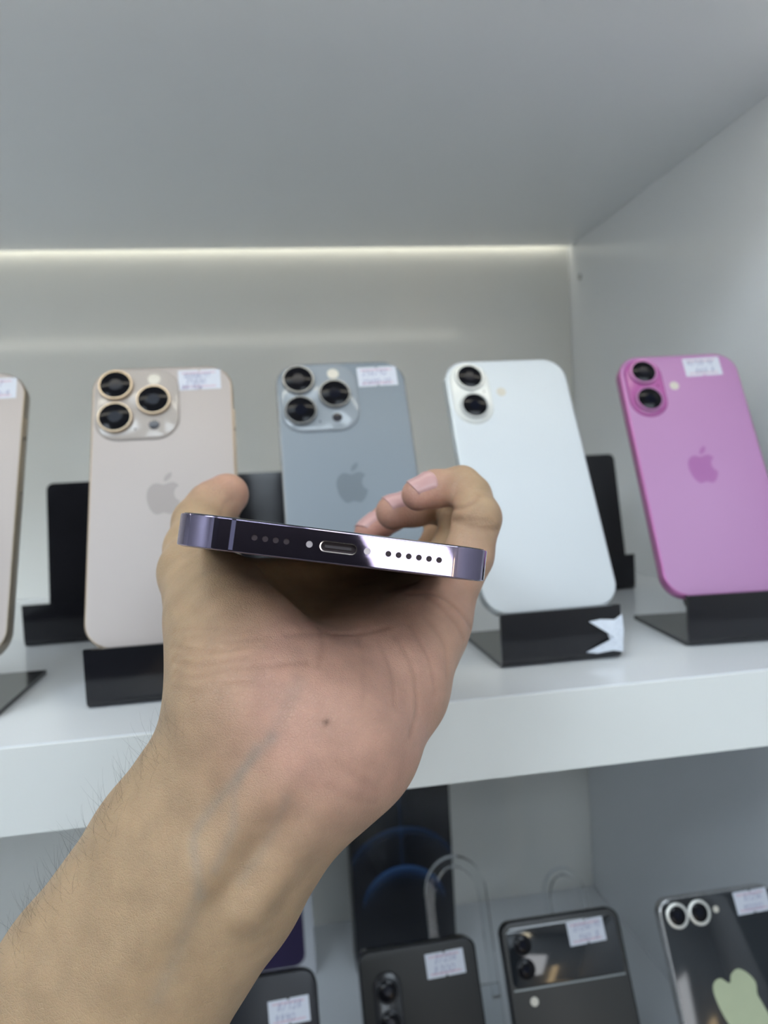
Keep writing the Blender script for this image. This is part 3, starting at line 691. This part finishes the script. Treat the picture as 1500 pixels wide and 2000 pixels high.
def surface_nets(f, lo, hi, h, B=8):
    n = (np.ceil((hi - lo) / h / B).astype(int)) * B
    nb = n // B
    ci = np.stack(np.meshgrid(*[np.arange(k) for k in nb], indexing='ij'), -1).reshape(-1, 3)
    cen = lo + (ci * B + B / 2) * h
    dv = f(cen)
    act = np.abs(dv) < B * h * .87 + .6
    V = np.empty(n, np.float32)
    sg = np.where(dv > 0, 50, -50).astype(np.float32).reshape(nb)
    V[:] = np.repeat(np.repeat(np.repeat(sg, B, 0), B, 1), B, 2)
    loc = np.stack(np.meshgrid(*[np.arange(B)] * 3, indexing='ij'), -1).reshape(-1, 3)
    ai = ci[act]
    for s in range(0, len(ai), 120):
        idx = (ai[s:s + 120, None, :] * B + loc[None]).reshape(-1, 3)
        V[idx[:, 0], idx[:, 1], idx[:, 2]] = f(lo + idx * h)
    neg = V < 0
    # cells with a sign change
    c = [neg[dx:n[0] - 1 + dx, dy:n[1] - 1 + dy, dz:n[2] - 1 + dz] for dx in (0, 1) for dy in (0, 1) for dz in (0, 1)]
    cnt = sum(a.astype(np.int8) for a in c)
    cells = np.argwhere((cnt > 0) & (cnt < 8))
    cid = -np.ones(n - 1, np.int64); cid[cells[:, 0], cells[:, 1], cells[:, 2]] = np.arange(len(cells))
    acc = np.zeros((len(cells), 3)); num = np.zeros(len(cells))
    offs = np.array([(dx, dy, dz) for dx in (0, 1) for dy in (0, 1) for dz in (0, 1)])
    for i in range(8):
        for j in range(i + 1, 8):
            if np.abs(offs[i] - offs[j]).sum() != 1: continue
            a = cells + offs[i]; b = cells + offs[j]
            va = V[a[:, 0], a[:, 1], a[:, 2]]; vb = V[b[:, 0], b[:, 1], b[:, 2]]
            m = (va < 0) != (vb < 0); t = va[m] / (va[m] - vb[m])
            acc[m] += a[m] + t[:, None] * (offs[j] - offs[i]); num[m] += 1
    verts = lo + acc / num[:, None] * h
    faces = []
    for ax in range(3):
        u, w = [(1, 2), (2, 0), (0, 1)][ax]
        sl0 = [slice(1, n[k] - 1) for k in range(3)]; sl1 = list(sl0)
        sl0[ax] = slice(0, n[ax] - 1); sl1[ax] = slice(1, n[ax])
        a, b = neg[tuple(sl0)], neg[tuple(sl1)]
        e = np.argwhere(a != b); st = a[e[:, 0], e[:, 1], e[:, 2]]
        o = np.array([1, 1, 1]); o[ax] = 0; e = e + o
        du = np.zeros(3, int); du[u] = 1; dw = np.zeros(3, int); dw[w] = 1
        q = np.stack([cid[tuple((e - du - dw).T)], cid[tuple((e - dw).T)], cid[tuple(e.T)], cid[tuple((e - du).T)]], 1)
        q[~st] = q[~st][:, ::-1]; faces.append(q)
    faces = np.concatenate(faces); faces = faces[(faces >= 0).all(1)]
    return verts, faces
def grad(f, v, e=.5):
    f0 = f(v); g = np.stack([f(v + np.eye(3)[k] * e) - f0 for k in range(3)], 1)
    return g / np.maximum(np.linalg.norm(g, axis=1, keepdims=True), 1e-9)
def trace_many(pts):                               # first hits of lines of sight with the skin
    r = np.array([[(x - 750) / FPX, (y - 1000) / FPX, 1.0] for x, y in pts]); r /= np.linalg.norm(r, axis=1, keepdims=True)
    t = np.full(len(r), 140.0)
    for i in range(40):
        d = sdf(r * t[:, None]); t = np.minimum(t + d * .9, 400)
    return r * t[:, None], np.abs(d) < .3
def trace(px, py): return trace_many([(px, py)])[0][0]
def seg_dist(v, pl):
    best = np.full(len(v), 1e9)
    for a, b in zip(pl, pl[1:]):
        ab = b - a; t = np.clip(((v - a) @ ab) / max(ab @ ab, 1e-9), 0, 1)
        best = np.minimum(best, np.linalg.norm(v - a - t[:, None] * ab, axis=1))
    return best
def line3(pts, n=5):
    q, ok = trace_many(catmull(pts, n, False)); return [a for a, o in zip(q, ok) if o]

GRID = .8
verts, quads = surface_nets(sdf, np.array([-225., -30., 150.]), np.array([65., 320., 352.]), GRID)
nrm = grad(sdf, verts)
for _ in range(2): verts = verts - nrm * sdf(verts)[:, None] * .9
# creases pressed into the skin: (points in the picture, depth mm, half width mm)
CREASES = [
 ([(884, 1016), (915, 1025), (945, 1032), (978, 1034)], .75, 1.1), ([(893, 1012), (930, 1016), (960, 1020)], .35, .9),
 ([(873, 995), (900, 992), (925, 981), (936, 968)], .6, 1.0),
 ([(800, 1158), (850, 1160), (890, 1185), (925, 1230)], .55, 1.3), ([(835, 1165), (880, 1205), (905, 1245)], .35, 1.1),
 ([(560, 1240), (620, 1236), (690, 1238), (760, 1225)], .35, 1.0), ([(625, 1225), (632, 1260), (622, 1300)], .3, 1.0),
 ([(340, 1318), (380, 1322), (440, 1310), (520, 1300), (600, 1292)], .4, 1.0), ([(338, 1290), (380, 1298), (430, 1294), (480, 1285)], .4, .9),
 ([(336, 1262), (370, 1270), (420, 1266)], .3, .9), ([(345, 1280), (400, 1275), (450, 1260)], .3, .9), ([(350, 1300), (410, 1308), (470, 1300)], .3, .9),
 ([(740, 1250), (765, 1310), (770, 1380)], .28, .95), ([(770, 1240), (805, 1300), (815, 1380), (800, 1440)], .34, 1.0),
 ([(800, 1220), (840, 1290), (850, 1350)], .30, 1.0), ([(830, 1205), (868, 1260), (872, 1320)], .26, .95), ([(700, 1240), (712, 1300), (708, 1360)], .2, .95),
 ([(660, 1490), (700, 1520), (740, 1545)], .2, 1.2), ([(640, 1535), (690, 1560), (730, 1568)], .2, 1.2),
 ([(432, 1008), (440, 985), (455, 975)], .25, 1.2)]
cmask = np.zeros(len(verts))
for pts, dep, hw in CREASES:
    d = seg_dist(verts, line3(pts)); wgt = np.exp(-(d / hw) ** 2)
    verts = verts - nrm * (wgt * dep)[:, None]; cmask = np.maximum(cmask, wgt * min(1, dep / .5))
# fan of fine wrinkles over the base of the thumb
for k in range(16):
    y = 1235 + k * 8 + random.uniform(-4, 4); x0 = 335 + random.uniform(0, 60); L = random.uniform(60, 170)
    pts = [(x0, y), (x0 + L * .5, y + random.uniform(-5, 9)), (x0 + L, y - random.uniform(0, 16))]
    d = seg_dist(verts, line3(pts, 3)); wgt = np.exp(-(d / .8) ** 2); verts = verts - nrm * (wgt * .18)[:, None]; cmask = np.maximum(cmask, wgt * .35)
# ---- skin's own tones, and a darker, redder tint along the creases
tan = np.array([0.50, 0.335, 0.195]); pinkc = np.array([0.62, 0.355, 0.26]); tipc = np.array([0.64, 0.31, 0.25]); vein = np.array([0.33, 0.29, 0.24])
colr = np.tile(tan, (len(verts), 1))
def blob(c, r, p_=2): return np.exp(-(np.linalg.norm(verts - c, axis=1) / r) ** p_)
pk = np.clip(blob(trace(700, 1430), 30) * .9 + blob(trace(780, 1330), 26) * .8 + blob(trace(880, 1160), 22) * .8 + blob(trace(640, 1260), 24) * .5 + blob(trace(600, 1340), 22) * .4, 0, 1)
colr = colr * (1 - pk[:, None]) + pinkc * pk[:, None]
tp = np.zeros(len(verts))
for n in FING: tp = np.maximum(tp, blob(FING[n][-1][0], 12) * .9)
tp = np.maximum(tp, blob(THUMB[-1][0], 15) * .7)
tp = np.maximum(tp, blob(FING['middle'][-1][0], 18))
colr = colr * (1 - tp[:, None]) + tipc * tp[:, None]
VEINS = [([(530, 1440), (470, 1510), (405, 1590), (378, 1640), (385, 1700), (390, 1750)], 1.5, .36), ([(500, 1460), (460, 1540), (455, 1620), (420, 1700)], 1.4, .30),
         ([(560, 1560), (520, 1650), (470, 1720)], 1.5, .22), ([(390, 1750), (350, 1850), (310, 1950)], 2.2, .22), ([(585, 1330), (560, 1380), (530, 1440)], 2.2, .18)]
for pts, wd, s in VEINS:
    w_v = np.exp(-(seg_dist(verts, line3(pts, 3)) / wd) ** 2) * s
    colr = colr * (1 - w_v[:, None]) + vein * w_v[:, None]
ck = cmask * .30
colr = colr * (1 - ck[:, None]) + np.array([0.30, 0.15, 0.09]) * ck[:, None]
mole = np.exp(-(np.linalg.norm(verts - trace(637, 1411), axis=1) / .75) ** 2)
colr = colr * (1 - mole[:, None] * .75) + np.array([.10, .04, .025]) * mole[:, None] * .75
wv = (verts @ ROT.T)
BASE = wv[np.argmin(wv[:, 2])] * 0 + (ROT @ P(552, 1440, 207))
me = bpy.data.meshes.new('person')
vv = (wv - BASE) / 1000
me.vertices.add(len(vv)); me.vertices.foreach_set('co', vv.astype(np.float32).ravel())
me.loops.add(quads.size); me.loops.foreach_set('vertex_index', quads.astype(np.int32).ravel())
me.polygons.add(len(quads)); me.polygons.foreach_set('loop_start', np.arange(0, quads.size, 4, dtype=np.int32))
me.polygons.foreach_set('use_smooth', np.ones(len(quads), bool))
at = me.color_attributes.new('skin', 'FLOAT_COLOR', 'POINT')
at.data.foreach_set('color', np.concatenate([colr, np.ones((len(colr), 1))], 1).astype(np.float32).ravel())
me.update(calc_edges=True); me.validate()
def skin_material(name, use_attr=True, rgb=None):
    m = bpy.data.materials.new(name); m.use_nodes = True; nt = m.node_tree; b = nt.nodes['Principled BSDF']
    tc = nt.nodes.new('ShaderNodeTexCoord')
    src = nt.nodes.new('ShaderNodeVertexColor'); src.layer_name = 'skin'
    def tex(kind, sc, **kw):
        n = nt.nodes.new(kind); n.inputs['Scale'].default_value = sc
        for k, v in kw.items(): n.inputs[k].default_value = v
        nt.links.new(tc.outputs['Object'], n.inputs['Vector']); return n
    n1 = tex('ShaderNodeTexNoise', 130, Detail=5.0); n2 = tex('ShaderNodeTexNoise', 1100, Detail=3.0); v1 = tex('ShaderNodeTexVoronoi', 1300); v1.feature = 'DISTANCE_TO_EDGE'
    v2 = tex('ShaderNodeTexVoronoi', 620); v2.feature = 'DISTANCE_TO_EDGE'
    hs = nt.nodes.new('ShaderNodeHueSaturation'); nt.links.new(src.outputs['Color'], hs.inputs['Color'])
    mr = nt.nodes.new('ShaderNodeMapRange'); mr.inputs['From Min'].default_value = .3; mr.inputs['From Max'].default_value = .7; mr.inputs['To Min'].default_value = .90; mr.inputs['To Max'].default_value = 1.10
    nt.links.new(n1.outputs['Fac'], mr.inputs['Value']); nt.links.new(mr.outputs['Result'], hs.inputs['Value'])
    nt.links.new(hs.outputs['Color'], b.inputs['Base Color'])
    b.inputs['Roughness'].default_value = .42; b.inputs['Specular IOR Level'].default_value = .45
    b.inputs['Subsurface Weight'].default_value = .25; b.inputs['Subsurface Radius'].default_value = (.0045, .0018, .0009); b.inputs['Subsurface Scale'].default_value = 1.0
    def add(a, c, wa, wc):
        n = nt.nodes.new('ShaderNodeMath'); n.operation = 'MULTIPLY'; n.inputs[1].default_value = wc; nt.links.new(c, n.inputs[0])
        o = nt.nodes.new('ShaderNodeMath'); o.operation = 'ADD'; nt.links.new(n.outputs[0], o.inputs[1])
        nt.links.new(a, o.inputs[0]); return o.outputs[0]
    def clampd(v, hi):
        n = nt.nodes.new('ShaderNodeMapRange'); n.inputs['From Max'].default_value = hi; nt.links.new(v.outputs['Distance'], n.inputs['Value']); return n.outputs['Result']
    hgt = add(clampd(v1, .12), clampd(v2, .08), 1, .9); hgt = add(hgt, n2.outputs['Fac'], 1, 1.4)
    bp = nt.nodes.new('ShaderNodeBump'); bp.inputs['Strength'].default_value = .48; bp.inputs['Distance'].default_value = .00017
    nt.links.new(hgt, bp.inputs['Height']); nt.links.new(bp.outputs['Normal'], b.inputs['Normal'])
    return m
person = link('person', me, skin_material('skin'))
person.location = W(*BASE)
tag(person, 'bare left forearm and hand gripping a purple phone by its edges', 'person')

# nails
nail_mat = mat('fingernail', (0.62, 0.36, 0.34), rough=.28, noise=.04, nscale=300, coat=.2)
def nail(js, up, wid, length, back=.0, label=None):
    tip, r = js[-1]; ax = norm(tip - js[-2][0]); up = norm(np.array(up) - ax * (np.array(up) @ ax)); sd = np.cross(ax, up)
    nu, nv = 13, 11; O, Dv, Hh = [], [], []
    for i in range(nu):
        u = -1 + 2 * i / (nu - 1)
        for j in range(nv):
            t = j / (nv - 1)
            along = r * .55 + back - t * length - (.10 * length * u * u if t < .15 else 0) + (.14 * length * u * u if t > .85 else 0)
            a = u * math.radians(wid); dirv = up * math.cos(a) + sd * math.sin(a)
            O.append(tip + ax * along + dirv * 11.0); Dv.append(dirv)
            Hh.append((.34 if (0 < i < nu - 1 and j < nv - 1) else -.15) + (.2 if j == 0 else 0))
    O, Dv, tt = np.array(O), np.array(Dv), np.zeros(nu * nv)
    for _ in range(24): tt = tt + sdf(O - Dv * tt[:, None]) * .9
    pts = O - Dv * (tt - np.array(Hh))[:, None]
    w3 = (pts @ ROT.T - BASE) / 1000; inn = (pts - up * .45) @ ROT.T
    inn = (inn - BASE) / 1000
    bm = bmesh.new(); A = [bm.verts.new(q) for q in w3]; Bv = [bm.verts.new(q) for q in inn]
    for i in range(nu - 1):
        for j in range(nv - 1):
            k = i * nv + j; bm.faces.new((A[k], A[k + 1], A[k + nv + 1], A[k + nv])); bm.faces.new((Bv[k + nv], Bv[k + nv + 1], Bv[k + 1], Bv[k]))
    loopi = [i * nv for i in range(nu)] + [(nu - 1) * nv + j for j in range(1, nv)] + [i * nv + nv - 1 for i in range(nu - 2, -1, -1)] + [j for j in range(nv - 2, 0, -1)]
    for a, b in zip(loopi, loopi[1:] + loopi[:1]): bm.faces.new((A[a], Bv[a], Bv[b], A[b]))
    o = link('fingernail', bm_mesh('fingernail', bm), nail_mat, person, 60); o['label'] = 'short pink fingernail'
nail(FING['little'], (0.15, -.85, -.50), 52, 9.5)
nail(FING['ring'], (.10, -.90, -.42), 52, 10)
nail(FING['middle'], (.1, -.95, .1), 52, 10)
nail(FING['index'], (-.1, .9, .3), 52, 10)
nail(THUMB, (-.55, -.45, .55), 52, 12)

# fine hair along the forearm
def hairs():
    bm = bmesh.new(); spec = []
    for k in range(200):
        t = random.random(); off = random.random() ** 2 * 60 + 3
        x = 318 - 330 * t + off * .83; y = 1400 + 465 * t + off * .56
        if x < 2: continue
        spec.append((x, y, random.uniform(4, 10), (-.1 + random.uniform(-.5, .4), -.75), .022, .35))
    for k in range(150):
        spec.append((345 + random.random() * 130, 1085 + random.random() * 150, random.uniform(2.0, 3.5), (.8, -.25 + random.uniform(-.3, .3)), .014, .2))
    pos, ok = trace_many([q[:2] for q in spec]); nr = grad(sdf, pos)
    for (x, y, ln, dirp, rad, lift), a, n0, o in zip(spec, pos, nr, ok):
        if not o: continue
        d = norm(np.array([dirp[0], dirp[1], 0.0]) + n0 * lift); d = norm(d + rng.normal(0, .18, 3)); pts = [a - n0 * .2]
        for k in range(1, 6):
            d = norm(d - n0 * .10 + rng.normal(0, .06, 3)); pts.append(pts[-1] + d * ln / 5)
        prev = None; s1 = norm(np.cross(d, [0, 0, 1.0])); s2 = np.cross(d, s1)
        for k, q in enumerate(pts):
            r = rad * (1 - k / 6.5)
            ring = [bm.verts.new(((ROT @ (q + r * (math.cos(t) * s1 + math.sin(t) * s2))) - BASE) / 1000) for t in (0, 2.094, 4.189)]
            if prev:
                for i in range(3): bm.faces.new((prev[i], prev[(i + 1) % 3], ring[(i + 1) % 3], ring[i]))
            prev = ring
    me2 = bpy.data.meshes.new('arm_hair'); bm.to_mesh(me2); bm.free()
    o = link('arm_hair', me2, mat('body_hair', (.03, .022, .016), .5), person); o['kind'] = 'stuff'; o['label'] = 'fine dark hair'
hairs()

# sleeve of the photographer's arm, starting below the picture
def sleeve():
    path = catmull([(-138, 220, 194), (-163, 257, 180), (-190, 300, 150), (-215, 345, 95), (-228, 365, 20), (-225, 350, -80), (-210, 320, -180)], 6, False)
    bm = bmesh.new(); rings = []; prev = np.array([.83, .56, 0.0])
    for k, q in enumerate(path):
        q = np.array(q); d = norm(np.array(path[min(k + 1, len(path) - 1)]) - np.array(path[max(k - 1, 0)]))
        u = norm(prev - d * (prev @ d)); v = np.cross(d, u); prev = u; f = k / (len(path) - 1)
        rings.append([tuple((ROT @ (q + u * math.cos(a) * (40 + 16 * f) * (1 + .03 * math.sin(3 * a + k)) + v * math.sin(a) * (33 + 20 * f) * (1 + .03 * math.sin(2 * a - k * .7)))) - BASE) for a in np.linspace(0, 2 * math.pi, 28, endpoint=False)])
    inner = [[tuple(np.array(p_) * .93 + np.mean(r, axis=0) * .07) for p_ in r] for r in rings[:4]]
    loft(bm, inner[::-1] + rings, cap0=False, cap1=True)
    o = link('sleeve', bm_mesh('sleeve', bm), mat('charcoal_jersey', (.03, .032, .037), .85, noise=.15, nscale=120, bump=.4, bscale=1500), person, 60)
    o['label'] = 'charcoal jersey sleeve'
sleeve()
